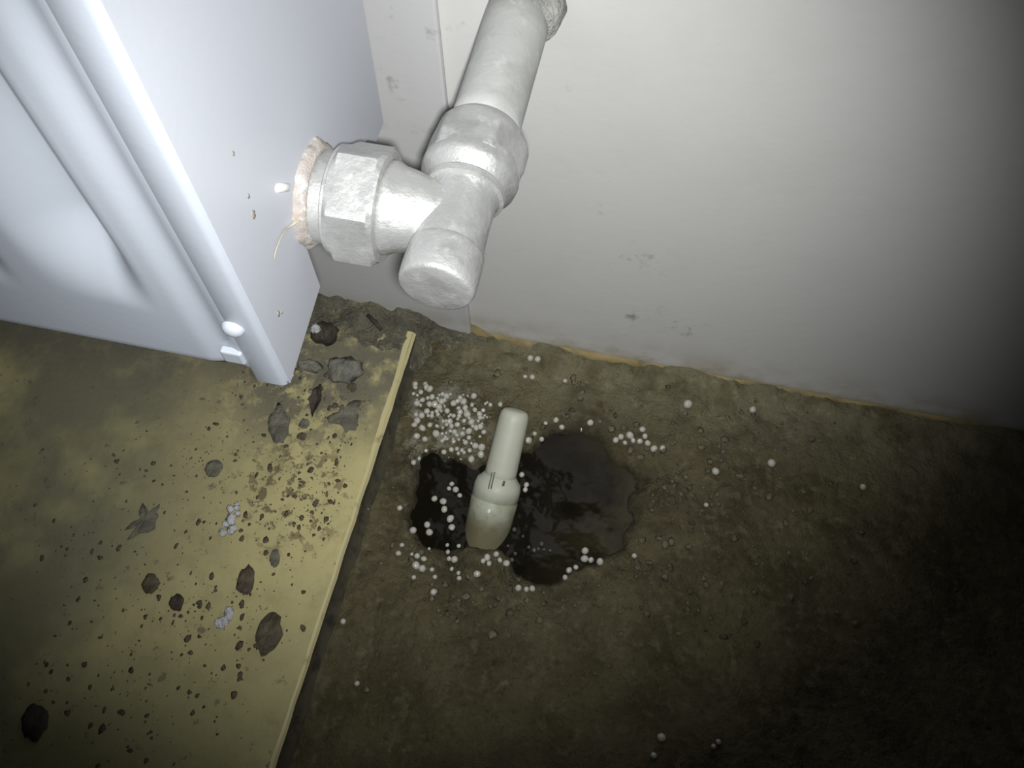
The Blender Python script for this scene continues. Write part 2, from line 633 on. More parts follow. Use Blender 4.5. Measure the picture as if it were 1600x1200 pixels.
# the material reads object coordinates, keep them in room space
o.location = Vector((0.7, -0.2, 0.0)) * S
o.data.transform(Matrix.Translation(Vector((-0.7, 0.2, 0.0)) * S))
tv, tf = [], []
for i in range(nseg + 1):
    x, y = edge_x(i / nseg)
    w = (0.0045 + 0.006 * sstep(0.28, 0.5, y)) * (0.85 + 0.35 * nz(0, y, 3, 14))
    tv += [(x - w, y, BZ + 0.0003), (x - w * 0.3, y, BZ + 0.0002), (x + 0.001, y, BZ - 0.004)]
for i in range(nseg):
    for k in range(2):
        a = i * 3 + k
        tf.append((a, a + 1, a + 4, a + 3))
o = obj('worn_edge', tv, tf, m_edge, sheet, smooth=False, base=(-0.7, 0.2, 0.0))
o['label'] = 'paler worn cut edge of the sheet'
tv, tf = [], []
for i in range(nseg + 1):
    x, y = edge_x(i / nseg)
    b = 0.005 + 0.003 * nz(0, y, 11, 24)
    tv += [(x + 0.001, y, BZ - 0.004), (x + 0.0005, y, 0.012), (x + b, y, 0.006), (x + b + 0.004, y, -0.004)]
for i in range(nseg):
    for k in range(3):
        a = i * 4 + k
        tf.append((a, a + 1, a + 5, a + 4))
o = obj('sheet_side', tv, tf, m_side, sheet, base=(-0.7, 0.2, 0.0))  # near-black face, its foot flared out onto the floor
o['label'] = 'dark side of the sheet'

# grey grime heaped along the wall over the end of the sheet
gv, gf = [], []
ni, nj = 150, 22
for i in range(ni + 1):
    x = -0.75 + (0.63) * i / ni
    for j in range(nj + 1):
        t = j / nj
        wid = 0.07 + 0.02 * nz(x, 0, 2, 12) - 0.022 * sstep(-0.27, -0.2, x)
        y = PY + 0.003 - wid * t
        g = BZ * (1 - sstep(-0.262, -0.235, x)) if y < E0[1] + 0.012 else BZ * (1 - sstep(-0.27, -0.20, x))
        top = (0.010 + 0.010 * nz(x, y, 1, 24) + 0.006 * nz(x, y, 2, 60)) * (1 - t) ** 0.8 * (1 - sstep(-0.20, -0.125, x)) - 0.006 * sstep(-0.2, -0.125, x)
        gv.append((x, y, g + top - 0.004 * t - (0.004 if t > 0.9 else 0)))
for i in range(ni):
    for j in range(nj):
        a = i * (nj + 1) + j
        gf.append((a, a + 1, a + nj + 2, a + nj + 1))
o = obj('grime', gv, gf, m_grime)
tag(o, 'grey dusty grime heaped along the wall foot under the valve', 'dirt', kind='stuff')

# ------------------------------------------------------------------ water in the hole
cx, cy = HOLE.mean(axis=0)
wv, wf = [], []
WZ = -0.014
ring = [HOLE[0]]
nr = len(HOLE)
steps = 8
for r in range(steps + 1):
    for p in HOLE:
        q2 = np.array((cx, cy)) + (p - (cx, cy)) * 1.06 * r / steps
        wv.append((q2[0], q2[1], WZ))
for r in range(steps):
    for k in range(nr):
        k2 = (k + 1) % nr
        wf.append((r * nr + k, r * nr + k2, (r + 1) * nr + k2, (r + 1) * nr + k))
o = obj('water', wv, wf, m_water)
tag(o, 'dark still water standing in the broken floor hole around the plastic plug', 'water', kind='stuff')

# ------------------------------------------------------------------ radiator
RX = -0.219
rb = (-0.7, 0.37, 0.445)
rad = thing('radiator', 'white steel panel radiator hung on the wall with side cover towards the valve', 'radiator', rb)
RTOP, RBOT, FY, XA = 1.9, 0.447, 0.248, -0.242
# front panel: pressed waterways, built as a relief
xs = [XA + 0.001 - i * 0.0035 for i in range(260)]
zs = [RBOT + i * 0.0045 for i in range(34)] + [0.60 + i * 0.05 for i in range(27)]
PITCH = 0.092


def pocket(x, z):
    """0..1 how deep the pressed pocket is here"""
    u = (-0.283 - x)
    if u < 0:
        return 0.0
    u = u % PITCH
    w = 0.076
    if u > w:
        side = 0.0
    else:
        side = sstep(0.0, 0.026, u) * (1 - sstep(0.36 * w, w, u))
    return side * sstep(0.517, 0.590, z + 0.25 * max(0.0, 0.03 - u))


fv, ff = [], []
for z in zs:
    for x in xs:
        y = FY + 0.024 * pocket(x, z)
        y += 0.0035 * sstep(0.0, 0.012, (XA - x)) - 0.0035 * sstep(0.012, 0.030, XA - x)
        y += 0.006 * (1 - sstep(RBOT, RBOT + 0.014, z))
        fv.append((x, y, z))
nxx = len(xs)
for j in range(len(zs) - 1):
    for i in range(nxx - 1):
        a = j * nxx + i
        ff.append((a, a + 1, a + nxx + 1, a + nxx))
# turned-in bottom flange
n0 = len(fv)
for x in xs:
    fv.append((x, FY + 0.05, RBOT + 0.002))
for i in range(nxx - 1):
    ff.append((i, i + 1, n0 + i + 1, n0 + i))
obj('front_panel', fv, ff, m_rad, rad, base=rb)
v, f = box(-1.15, -0.245, 0.455, 0.478, RBOT + 0.012, RTOP)
bevel(obj('rear_panel', v, f, m_rad, rad, smooth=False, base=rb), 0.004)
fins = []
for i in range(36):
    x = -0.27 - i * 0.024
    fins.append(box(x - 0.001, x, 0.30, 0.453, RBOT + 0.07, RTOP - 0.05))
v, f = join(fins)
o = obj('convector_fins', v, f, m_rad, rad, smooth=False, base=rb)
o['kind'] = 'stuff'
v, f = box(-1.15, -0.23, 0.256, 0.478, RTOP, RTOP + 0.012)
bevel(obj('top_cover', v, f, m_rad, rad, smooth=False, base=rb), 0.003)
for bx in (-0.95, -0.45):
    v, f = box(bx - 0.03, bx + 0.03, 0.470, 0.557, RTOP - 0.35, RTOP - 0.15)
    obj('wall_bracket', v, f, m_rad, rad, smooth=False, base=rb)

# side cover: plate with a slot for the valve, wrapped round the front edge
PB, PTOP, PYF, PYR = 0.448, 1.9, FY + 0.003, 0.4875
outline = [(PYF, PB - 0.0065), (0.325, PB + 0.004), (0.3253, 0.500)]
ccy, ccz, crad = 0.3545, 0.519, 0.034
a0, a1 = math.radians(212), math.radians(-14)
for k in range(13):
    a = a0 + (a1 - a0) * k / 12
    outline.append((ccy + crad * math.cos(a), ccz + crad * math.sin(a)))
outline += [(0.425, 0.482), (0.452, 0.466), (0.466, PB + 0.001), (0.4865, PB), (0.4905, PB + 0.12), (0.492, PTOP), (PYF, PTOP)]
T = 0.0035
bmv = bmesh.new()
fr = [bmv.verts.new((Vector((RX, y, z)) - Vector(rb)) * S) for y, z in outline]
bmv.faces.new(fr)
r_ = bmesh.ops.extrude_face_region(bmv, geom=bmv.faces[:])
bmesh.ops.translate(bmv, verts=[e for e in r_['geom'] if isinstance(e, bmesh.types.BMVert)], vec=(-T * S, 0, 0))
bmesh.ops.triangulate(bmv, faces=[q for q in bmv.faces if len(q.verts) > 4])
bmesh.ops.recalc_face_normals(bmv, faces=bmv.faces[:])
me = bpy.data.meshes.new('side_cover')
bmv.to_mesh(me)
bmv.free()
me.materials.append(m_plate)
cover = link('side_cover', me, rad)
# lip folded round the front, rounded at the fold
lv, lf = [], []
prof = []
for k in range(7):
    a = math.pi / 2 * k / 6
    prof.append((RX - 0.006 + 0.006 * math.cos(a), FY + 0.003 - 0.0005 - 0.006 * math.sin(a) + 0.003))
prof = [(RX, PYF + 0.004)] + prof + [(XA + 0.001, FY - 0.0005), (XA - 0.0008, FY + 0.0015), (XA - 0.0008, FY + 0.006)]
zz = [RBOT - 0.006, RBOT - 0.0045, RBOT, 0.6, 1.2, PTOP]
for z in zz:
    for x, y in prof:
        if z < RBOT - 0.005:
            y += 0.003
        lv.append((x, y, z))
npf = len(prof)
for j in range(len(zz) - 1):
    for k in range(npf - 1):
        a = j * npf + k
        lf.append((a, a + 1, a + npf + 1, a + npf))
lf.append(tuple(range(npf)))
o = lip = obj('front_lip', lv, lf, m_rad, rad, base=rb)
sharp(o, 50)
# rivet on the lip and the notch plate under it
p = hit((371, 515), 1, FY - 0.001)
v, f = lathe([(0, 0.0075), (0.0015, 0.0074), (0.004, 0.006), (0.0055, 0.0035), (0.006, 0.0006)], (p[0] - 0.003, FY + 0.0004, p[2]), (0, -1, 0), (1, 0, 0), 24)
o = obj('rivet', v, f, m_rivet, lip, base=rb)
o['label'] = 'shiny rivet head on the front lip'
p = hit((372, 562), 1, FY - 0.001)
v, f = box(p[0] - 0.010, p[0] + 0.005, FY - 0.0025, FY + 0.003, p[2] - 0.004, p[2] + 0.010)
o = obj('lip_tab', v, f, m_rad, lip, smooth=False, base=rb)
bevel(o, 0.0015)
# flaked paint round the valve boss
def ragged(t, r, th):
    return r * (1 + (0.10 * mnoise.noise(Vector((math.cos(th) * 3, math.sin(th) * 3, 2.0))) + 0.03 * mnoise.noise(Vector((math.cos(th) * 9, math.sin(th) * 9, 5.0)))) * (1 if r > 0.0345 else 0.35))


v, f = lathe([(-0.012, 0.028), (-0.002, 0.0362), (0.0012, 0.0366), (0.0035, 0.0352), (0.0055, 0.0335), (0.0068, 0.0322), (0.0072, 0.031), (0.005, 0.028)], (RX, 0.3545, 0.519), (1, 0, 0), (0, 0, 1), 64, ragged)
o = obj('valve_boss', v, f, m_boss, rad, base=rb)
o['label'] = 'rusty ring of flaked paint round the radiator connection'
# bright white blob painting in the torch's glint on the plate
p = hit((441, 293), 0, RX)
pa, pc = hit((431, 294), 0, RX), hit((451, 293), 0, RX)
v, f = tube([pa + (pa - p) * 0.15, pa, p, pc, pc + (pc - p) * 0.15], [0.0006, 0.0026, 0.0030, 0.0026, 0.0006], 10)
v = [(RX + (q_[0] - RX) * 0.45, q_[1], q_[2]) for q_ in v]
o = obj('plate_glint', v, f, m_glint, cover, base=rb)
o['label'] = 'white blob painted as a torch glint on the side cover'
for k, (px, r) in enumerate((((396, 335), 0.0035), ((388, 306), 0.002), ((435, 490), 0.003), ((364, 240), 0.0018), ((440, 488), 0.002))):
    p = hit(px, 0, RX)
    v, f = blob(RX, p[1], p[2], 0.0006, r * 0.6, r, 0.5, 8, 4, 1.7 * k)
    o = obj('dirt_spot', v, f, m_spot, cover, base=rb)

# loose fibre hanging from the boss on the plate
pp = [hit(q, 0, RX + 0.002) for q in ((474, 346), (460, 349), (447, 358), (438, 373), (431, 391), (428, 407))]
v, f = tube(pp, [0.0010, 0.0009, 0.0008, 0.0007, 0.0006, 0.0004], 6)
o = obj('fibre', v, f, m_strand, base=tuple(pp[0]))
tag(o, 'thin curled fibre hanging on the radiator side below the rusty boss', 'fibre')

# ------------------------------------------------------------------ valve and pipe
AX, AZ, TY = -0.121, 0.518, 0.3545
vb = (AX, TY, AZ)
val = thing('radiator_valve', 'silver painted lockshield valve between the radiator boss and the wall pipe', 'valve', vb)
X1, Z1, Y1 = (1, 0, 0), (0, 0, 1), (0, 1, 0)
v, f = lathe([(0.0, 0.0305), (0.008, 0.0312), (0.0145, 0.0308), (0.0150, 0.0345), (0.0160, 0.0362), (0.0178, 0.0362), (0.0185, 0.034), (0.028, 0.029)],
             (RX + 0.001, TY, AZ), X1, Z1, 64)
sharp(obj('tail', v, f, m_valve, val, base=vb), 40)
# union nut on the tail
ph = math.radians(22)     # turns one flat towards the room
prof = [(0.0, 0.0345), (0.0005, 0.0362), (0.0038, 0.0405), (0.0045, 0.0410), (0.0285, 0.0410), (0.0300, 0.0402), (0.0330, 0.0365), (0.0335, 0.030)]
v, f = lathe(prof, (RX + 0.0185, TY, AZ), X1, Z1, 96, hexr(0.0412, ph))
sharp(obj('union_nut', v, f, m_valve, val, base=vb), 24)
v, f = lathe([(0.0, 0.0315), (0.004, 0.0310), (0.009, 0.0285), (0.020, 0.0262), (0.027, 0.0240), (0.034, 0.0225), (0.049, 0.020)], (RX + 0.0515, TY, AZ), X1, Z1, 48)
obj('neck', v, f, m_valve, val, base=vb)
# body along the pipe axis
v, f = lathe([(0.0, 0.0232), (0.012, 0.0230), (0.030, 0.0224), (0.047, 0.0228), (0.051, 0.0245), (0.052, 0.0270), (0.056, 0.0278), (0.0575, 0.0268),
              (0.060, 0.0282), (0.064, 0.0325), (0.069, 0.0335), (0.074, 0.033), (0.085, 0.030)], (AX, 0.322, AZ), Y1, Z1, 64)
sharp(obj('body', v, f, m_valve, val, base=vb), 40)
prof = [(0.0, 0.0005), (0.0, 0.012), (0.0001, 0.0222), (0.0010, 0.0240), (0.0035, 0.0249), (0.011, 0.0252), (0.026, 0.0248), (0.029, 0.0245), (0.030, 0.0236), (0.032, 0.021)]
v, f = lathe(prof, (AX, 0.2985, AZ), Y1, Z1, 64)
o = obj('cap', v, f, m_valve, val, base=vb)
o['label'] = 'round blanking cap on the free end'
prof = [(0.0, 0.0315), (0.0012, 0.0335), (0.005, 0.0358), (0.021, 0.0358), (0.026, 0.0340), (0.032, 0.0305), (0.037, 0.0270), (0.039, 0.0247)]
v, f = lathe(prof, (AX, 0.3935, AZ), Y1, Z1, 96, hexr(0.0358, math.radians(-5)))
o = obj('compression_nut', v, f, m_valve, val, base=vb)
sharp(o, 24)

pb = (AX, 0.50, AZ)
v, f = lathe([(0.0, 0.0248), (0.02, 0.0246), (0.06, 0.0244), (0.10, 0.0246), (0.148, 0.0246)], (AX, 0.4255, AZ), Y1, Z1, 48, lambda t, r, th: r * (1 + 0.012 * mnoise.noise(Vector((math.cos(th) * 2, math.sin(th) * 2, t * 60)))))
pipe = thing('heating_pipe', 'painted heating pipe running from the valve nut back into the wall', 'pipe', pb)
obj('pipe_run', v, f, m_pipe, pipe, base=pb)
v, f = lathe([(0.0, 0.0246), (0.003, 0.0272), (0.008, 0.0290), (0.014, 0.030), (0.028, 0.0315)], (AX - 0.0005, WY - 0.026, AZ), Y1, Z1, 64,
             lambda t, r, th: 0.0235 + (r - 0.0235) * (0.15 + 1.1 * max(0.0, math.sin(th)) ** 2) * (1.0 + 0.9 * mnoise.noise(Vector((math.cos(th) * 2.6, math.sin(th) * 2.6, t * 30 + 3)))))
o = obj('plaster_collar', v, f, m_plaster, pipe, base=pb)
o['label'] = 'ragged plaster where the pipe enters the wall'

# ------------------------------------------------------------------ white plastic plug in the hole
B0 = np.array((-0.1135, 0.296, -0.016))
TIP = hit((806, 640), 1, 0.432)
B0, TIP = CAM + (B0 - CAM) * 1.022, CAM + (TIP - CAM) * 1.022     # sunk a little deeper in the water
axis = Vector(TIP - B0)
L = axis.length
plug = thing('pipe_plug', 'white plastic pipe plug with narrow spigot leaning out of the water filled hole', 'plug', B0)
plug.rotation_euler = axis.to_track_quat('Z', 'Y').to_euler()
RB = 0.0262
prof = [(-0.05, RB), (0.0, RB), (0.05, RB + 0.0006), (0.0645, RB + 0.001), (0.0655, RB - 0.0002), (0.067, RB - 0.0002), (0.068, RB + 0.001),
        (0.080, RB + 0.0008), (0.087, RB - 0.001), (0.091, RB - 0.005), (0.0935, 0.0195), (0.0945, 0.0185)]
v, f = lathe(prof, (0, 0, 0), (0, 0, 1), (1, 0, 0), 64)
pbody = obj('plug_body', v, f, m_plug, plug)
prof = [(0.090, 0.0185), (0.10, 0.0183), (L - 0.012, 0.0168), (L - 0.005, 0.0160), (L - 0.0015, 0.0135), (L - 0.0003, 0.0095), (L, 0.0005)]
v, f = lathe(prof, (0, 0, 0), (0, 0, 1), (1, 0, 0), 48)
obj('spigot', v, f, m_plug, plug)


def on_plug(px, r):
    """a point of the plug's own surface met by a sight line, in plug coordinates"""
    R = axis.to_track_quat('Z', 'Y').to_matrix()
    o_ = R.transposed() @ Vector(CAM - B0)
    d_ = (R.transposed() @ Vector(pixel_ray(*px))).normalized()
    a = d_.x ** 2 + d_.y ** 2
    b = 2 * (o_.x * d_.x + o_.y * d_.y)
    c = o_.x ** 2 + o_.y ** 2 - r * r
    t = (-b - math.sqrt(max(0, b * b - 4 * a * c))) / (2 * a)
    return o_ + d_ * t


for (x0, y0, x1, y1, w) in ((773, 738, 767, 764, 0.0007), (769, 738, 763, 764, 0.0006), (788, 752, 786, 759, 0.0014)):
    a, b = on_plug((x0, y0), RB + 0.0012), on_plug((x1, y1), RB + 0.0012)
    v, f = tube([a, (a + b) / 2, b], w, 6)
    o = obj('scored_mark', v, f, m_mark, pbody)
p = on_plug((764, 799), RB + 0.0008)  # white blob standing in for a highlight on the plug
v, f = blob(p.x, p.y, p.z, 0.0022, 0.0022, 0.003, 0.2, 10, 6, 2.0)
highlight = Mat('plug_highlight', (0.9, 0.9, 0.88), 0.05, spec=0.9)
o = obj('plug_highlight', v, f, highlight.m, pbody)
o['label'] = 'glinting drop painted as a white blob on the plug'

# ------------------------------------------------------------------ foam beads
bm_ = bmesh.new()
bmesh.ops.create_icosphere(bm_, subdivisions=2, radius=1.0)
protos = []
for k in range(4):
    me = bpy.data.meshes.new('foam_bead')
    bq = bm_.copy()
    for vv in bq.verts:
        vv.co *= S * (1 + 0.14 * mnoise.noise(vv.co * 1.1 + Vector((k * 5, 0, 0))))
    bq.to_mesh(me)
    bq.free()
    me.polygons.foreach_set('use_smooth', [True] * len(me.polygons))
    me.materials.append(m_bead)
    protos.append(me)
placed = []
mb_ = Mat('glint_film', (0.35, 0.35, 0.32), 0.03, spec=1.0)
mb_.b.inputs['Transmission Weight'].default_value = 0.7
mb_.b.inputs['Coat Weight'].default_value = 1.0
glint_mesh = protos[0].copy()
glint_mesh.name = 'ripple_glint'
glint_mesh.materials.clear()
glint_mesh.materials.append(mb_.m)


def bead(px, label, group, r=None, pile=0.0, crowd=0.9):
    r = r or random.uniform(0.0027, 0.0046)
    g = hit(px, 2, 0.0)
    s = float(poly_sd([g[:2]], HOLE)[0])
    z = max(floor_height(g[0], g[1], s), WZ) + r * 0.7 + pile
    g = hit(px, 2, z)
    for (qx, qy, qz, qr) in placed:
        if math.hypot(g[0] - qx, g[1] - qy) < crowd * (r + qr) and abs(z - qz) < (r + qr) * 0.6:
            return None
    placed.append((g[0], g[1], z, r))
    o = bpy.data.objects.new('foam_bead', random.choice(protos))
    col.objects.link(o)
    o.location = Vector(g) * S
    o.scale = (r * random.uniform(0.9, 1.1), r * random.uniform(0.9, 1.1), r * random.uniform(0.85, 1.05))
    o.rotation_euler = (random.uniform(0, 6), random.uniform(0, 6), random.uniform(0, 6))
    return tag(o, label, 'bead', group)


def R4(pts):
    return [(560 + x / 2.4, 450 + y / 2.4) for x, y in pts]


def R8(pts):
    return [(800 + x / 1.714, 500 + y / 1.714) for x, y in pts]


def R6(pts):
    return [(600 + x / 4, 600 + y / 4) for x, y in pts]


CL = []
CL.append(('tiny white foam bead in the dense drift between the yellow sheet and the plug spigot', 'beads in the dense drift',
           R6([(475, 85), (665, 130), (727, 128), (620, 165), (500, 230), (345, 145), (265, 20), (440, 300), (490, 310), (435, 360), (455, 405),
               (420, 410), (510, 365), (570, 385), (568, 405), (610, 395), (535, 415), (490, 350), (485, 465), (487, 480), (545, 470), (400, 450),
               (375, 425), (605, 440), (325, 310), (335, 325), (363, 355), (530, 335), (460, 340), (185, 60), (240, 100), (300, 80), (200, 190),
               (235, 195), (255, 210), (190, 255), (240, 275), (205, 325), (255, 345), (360, 110), (390, 75), (435, 120), (465, 150), (520, 190),
               (550, 130), (600, 210), (410, 235), (260, 415), (215, 465), (185, 490), (330, 130), (285, 120), (230, 50), (205, 120)])))
CL.append(('small white foam bead beside the plug spigot on its wall side', 'beads behind the spigot',
           R6([(903, 352), (942, 310), (985, 345), (970, 365), (1010, 245), (1075, 225), (1105, 245), (1090, 285), (1112, 270), (930, 345)])
           + R4([(835, 530), (832, 540), (870, 505)])))
CL.append(('glassy white bead on the wet strip close to the wall joint', 'beads close to the wall joint', R4([(645, 263), (672, 267), (625, 332), (652, 334), (638, 345), (775, 348)])))
CL.append(('white bead in the loose row on the concrete above the far corner of the hole', 'beads above the hole corner',
           R4([(965, 570), (978, 562), (985, 558), (1000, 580), (1018, 552), (1030, 572), (1045, 558), (1065, 530), (1075, 556), (1085, 582), (1098, 588), (1108, 602), (1140, 600), (1010, 566), (1055, 575)])))
CL.append(('white foam bead floating on black water between the sheet and the plug', 'beads floating left of the plug',
           R4([(350, 735), (365, 756), (340, 752), (378, 742), (380, 778), (356, 720), (285, 790), (300, 805), (275, 802), (318, 800), (322, 830), (295, 782), (310, 815), (345, 865), (350, 897),
               (258, 888), (266, 916), (205, 908), (190, 920)])))
CL.append(('white bead stuck along the wet shoulder of the plug on the far side', 'beads on the plug shoulder', R4([(613, 700), (622, 716), (630, 738), (626, 756), (634, 768)])))
CL.append(('white foam bead scattered along the near rim of the hole below the plug', 'beads along the near rim',
           R4([(150, 995), (220, 1005), (216, 1040), (245, 1015), (240, 1052), (340, 1015), (360, 1018), (483, 1010), (517, 998), (530, 1020), (490, 1033), (555, 1032), (445, 1072), (155, 825)])))
CL.append(('white bead in the little clump on the concrete nearest below the black water', 'beads in the near clump', R4([(600, 1125), (615, 1110), (630, 1130), (652, 1127), (620, 1140), (640, 1112)])))
CL.append(('white foam bead heaped at the near right rim of the hole', 'beads heaped at the right rim',
           R4([(775, 1085), (790, 1058), (784, 1074), (815, 1047), (850, 985), (860, 1000), (872, 1020), (848, 1015), (887, 1032), (906, 1026), (862, 978), (842, 1000)])))
CL.append(('white crumb in the pair by itself beyond the right rim of the hole', 'crumb pair beyond the right rim', R4([(1035, 1004), (1023, 1000)])))
CL.append(('small white crumb lying alone on the dark concrete of the near left', 'crumbs on the near concrete', R4([(282, 1140), (276, 1158), (290, 1150)]) + [(536, 971), (558, 1068), (572, 795)]))
CL.append(('small pale crumb on the dark concrete at the bottom of the photo', 'crumbs far out on the concrete', R8([(400, 1118), (380, 1166), (553, 1130), (540, 1142), (562, 1124)])))
FROM_LEFT = {}
for lab, grp, ptsx in CL:
    for p in ptsx:
        o = bead(p, lab, grp)
        if o is not None:
            FROM_LEFT.setdefault((lab, grp), []).append((p, o))
# lone beads with a label of their own
for px, lab, r in ((R4([(1235, 435)])[0], 'single round white bead alone on the concrete between wall and dark corner', 0.0055),
                   (R8([(645, 240)])[0], 'faint pale crumb farthest along the wall foot to the right', 0.004),
                   (R8([(545, 405)])[0], 'pale crumb on the gritty patch beyond the far rim of the hole', 0.0045),
                   (R8([(520, 495)])[0], 'tiny bright crumb just this side of the pale bump right of the hole', 0.003),
                   (R8([(695, 383)])[0], 'elongated pale crumb right of the gritty patch', 0.005),
                   (R8([(940, 447)])[0], 'faintest pale crumb in the dark right of everything else', 0.004)):
    bead(px, lab, None, r)
# dense drift, filled at random
lab, grp = CL[0][0], CL[0][1]
DR = np.array([(648, 590), (690, 612), (730, 612), (772, 632), (760, 668), (742, 700), (712, 714), (698, 690), (672, 668), (650, 672)], float)
k = 0
while k < 170:
    p = (random.uniform(645, 775), random.uniform(588, 712))
    if poly_sd([p], DR)[0] < 0:
        continue
    k += 1
    bead(p, lab, grp, 0.0018 + 0.0030 * random.random() ** 1.6, crowd=0.62)
lab, grp = CL[6][0], CL[6][1]
for k in range(16):
    p = (random.uniform(620, 760), random.uniform(845, 905))
    o = bead(p, lab, grp, random.uniform(0.002, 0.003))
    if o is not None:
        FROM_LEFT[(lab, grp)].append((p, o))
# ripple glints added as glint blobs on the water near the front rim
for p in R6([(905, 1020), (940, 1040), (965, 1030), (985, 1000), (1000, 1035), (1038, 1042), (815, 910), (868, 952), (775, 1012), (800, 1100), (820, 1060)]):
    lab, grp = 'tiny glassy blob added as a ripple glint on the black water right of the plug foot', 'glint blobs on the water'
    o = bead(p, lab, grp, random.uniform(0.0015, 0.0028))
    if o is not None:
        o.name = 'ripple_glint'
        o['category'] = 'bubble'
        o.data = glint_mesh
        FROM_LEFT.setdefault((lab, grp), []).append((p, o))
ORD = ['leftmost', 'second', 'third', 'fourth', 'fifth', 'sixth', 'seventh', 'eighth', 'ninth', 'tenth', 'eleventh', 'twelfth', 'thirteenth', 'fourteenth', 'fifteenth',
       'sixteenth', 'seventeenth', 'eighteenth', 'nineteenth', 'twentieth', 'twenty-first', 'twenty-second', 'twenty-third', 'twenty-fourth', 'twenty-fifth', 'twenty-sixth',
       'twenty-seventh', 'twenty-eighth', 'twenty-ninth', 'thirtieth', 'thirty-first', 'thirty-second', 'thirty-third', 'thirty-fourth']
PLACE = {'beads behind the spigot': 'white beads behind the plug spigot', 'beads close to the wall joint': 'glassy beads near the wall joint',
         'beads above the hole corner': 'white beads rowed above the far hole corner', 'beads floating left of the plug': 'white beads floating on black water beside the plug',
         'beads on the plug shoulder': 'white beads along the wet plug shoulder', 'beads along the near rim': 'white beads along the near hole rim below the plug',
         'beads in the near clump': 'white beads in the clump nearest below black water', 'beads heaped at the right rim': 'white beads heaped at the near right rim',
         'crumb pair beyond the right rim': 'white crumbs paired beyond the right rim', 'crumbs on the near concrete': 'white crumbs scattered beside the sheet on near concrete',
         'crumbs far out on the concrete': 'pale crumbs far out on the dark concrete', 'glint blobs on the water': 'glassy blobs added as ripple glints on the black water'}
for (lab, grp), items in FROM_LEFT.items():
    if grp not in PLACE:
        continue
    items.sort(key=lambda e: e[0][0])
    for i, (p, o) in enumerate(items):
        last = i == len(items) - 1
        if i == 0:
            o['label'] = 'leftmost of the ' + PLACE[grp]
        elif last:
            o['label'] = 'rightmost of the ' + PLACE[grp]
        else:
            o['label'] = ORD[i] + ' from the left of the ' + PLACE[grp]
# the drift is told apart by where in it a bead lies
for o in col.objects:
    if o.get('group') == 'beads in the dense drift':
        x, y = o.location.x / S, o.location.y / S
        side = 'sheet side' if x < -0.197 else ('middle' if x < -0.165 else 'spigot side')
        row = 'towards the wall' if y > 0.445 else ('halfway down' if y > 0.415 else 'next to the black water')
        o['label'] = 'tiny white foam bead in the dense drift, ' + side + ', ' + row
        o['group'] = 'beads in the dense drift, ' + side + ', ' + row

# ------------------------------------------------------------------ flakes, lumps and fluff on the yellow sheet
def flake(name, px, w, h, mat, label, cat, ang=0.0, pointed=0.0, curl=0.004, z0=BZ, seed=0.0, ragged=0.25, thick=0.0016):
    """a thin curled flake: outline in the sheet plane, dished upwards, with thickness"""
    c = hit(px, 2, z0)
    px2u = 1.0 / FPX * float(np.linalg.norm(c - CAM)) * 1.0
    a, b = w * px2u / 2, h * px2u / 2 * 1.25
    n = 22
    v, f = [], []
    for lay in (0, 1):
        for ri, rr in enumerate((0.0, 0.5, 1.0)):
            for k in range(n):
                th = 2 * math.pi * k / n
                s = rr * (1 + ragged * mnoise.noise(Vector((math.cos(th) * 1.8 + seed, math.sin(th) * 1.8, seed * 1.3))) + 0.6 * ragged * mnoise.noise(Vector((math.cos(th) * 5 + seed, math.sin(th) * 5, seed))))
                x = a * s * math.cos(th) * (1 - pointed * abs(math.sin(th)) ** 1.5)
                y = b * s * math.sin(th)
                xr = x * math.cos(ang) - y * math.sin(ang)
                yr = x * math.sin(ang) + y * math.cos(ang)
                z = z0 + 0.0006 + curl * rr * rr * (0.5 + 0.5 * math.cos(th * 2 + seed)) + lay * thick * (1 - 0.3 * rr)
                v.append((c[0] + xr, c[1] + yr, z))
    for lay in (0, 1):
        for ri in range(2):
            for k in range(n):
                k2 = (k + 1) % n
                o_ = lay * 3 * n + ri * n
                f.append((o_ + k, o_ + k2, o_ + n + k2, o_ + n + k))
    for k in range(n):
        k2 = (k + 1) % n
        f.append((2 * n + k, 2 * n + k2, 5 * n + k2, 5 * n + k))
    o = obj(name, v, f, mat, base=(c[0], c[1], z0))
    return tag(o, label, cat)


flake('dry_flake', (495, 629), 20, 44, m_fl_dark, 'dark brown pointed leaf-like flake standing out near the radiator corner', 'flake', 0.1, 0.75, 0.010, seed=1)
flake('dry_flake', (437, 664), 33, 52, m_fl_grey, 'long grey flake lying just below the radiator corner', 'flake', 0.35, 0.3, 0.003, seed=2)
flake('dry_flake', (538, 651), 40, 40, m_fl_grey, 'ragged grey flake between the leaf-like flake and the sheet edge', 'flake', 0.3, 0.1, 0.003, seed=3.3, ragged=0.9)
flake('dry_flake', (385, 908), 27, 34, m_fl_brown, 'round brown flake above the largest dark flake', 'flake', 0.2, 0.2, 0.004, seed=4)
flake('dry_flake', (421, 990), 40, 46, m_fl_brown, 'largest dark round flake on the open yellow sheet', 'flake', 0.1, 0.15, 0.004, seed=5)
flake('dry_flake', (277, 943), 22, 20, m_fl_dark, 'small dark flake left of the round brown flake', 'flake', 0.5, 0.1, 0.003, seed=6)
flake('dry_flake', (228, 812), 26, 42, m_fl_grey, 'forked grey flake on the sheet left of the larger white fluff', 'flake', -0.5, 0.3, 0.003, seed=7.7, ragged=0.9)
flake('dry_flake', (55, 1130), 34, 38, m_fl_dark, 'very dark flake in the near left corner of the sheet', 'flake', 0.3, 0.1, 0.004, seed=8)
flake('dry_flake', (237, 913), 26, 24, m_fl_brown, 'faint brown flake farther left of the small dark flake', 'flake', 0.3, 0.1, 0.002, seed=9)
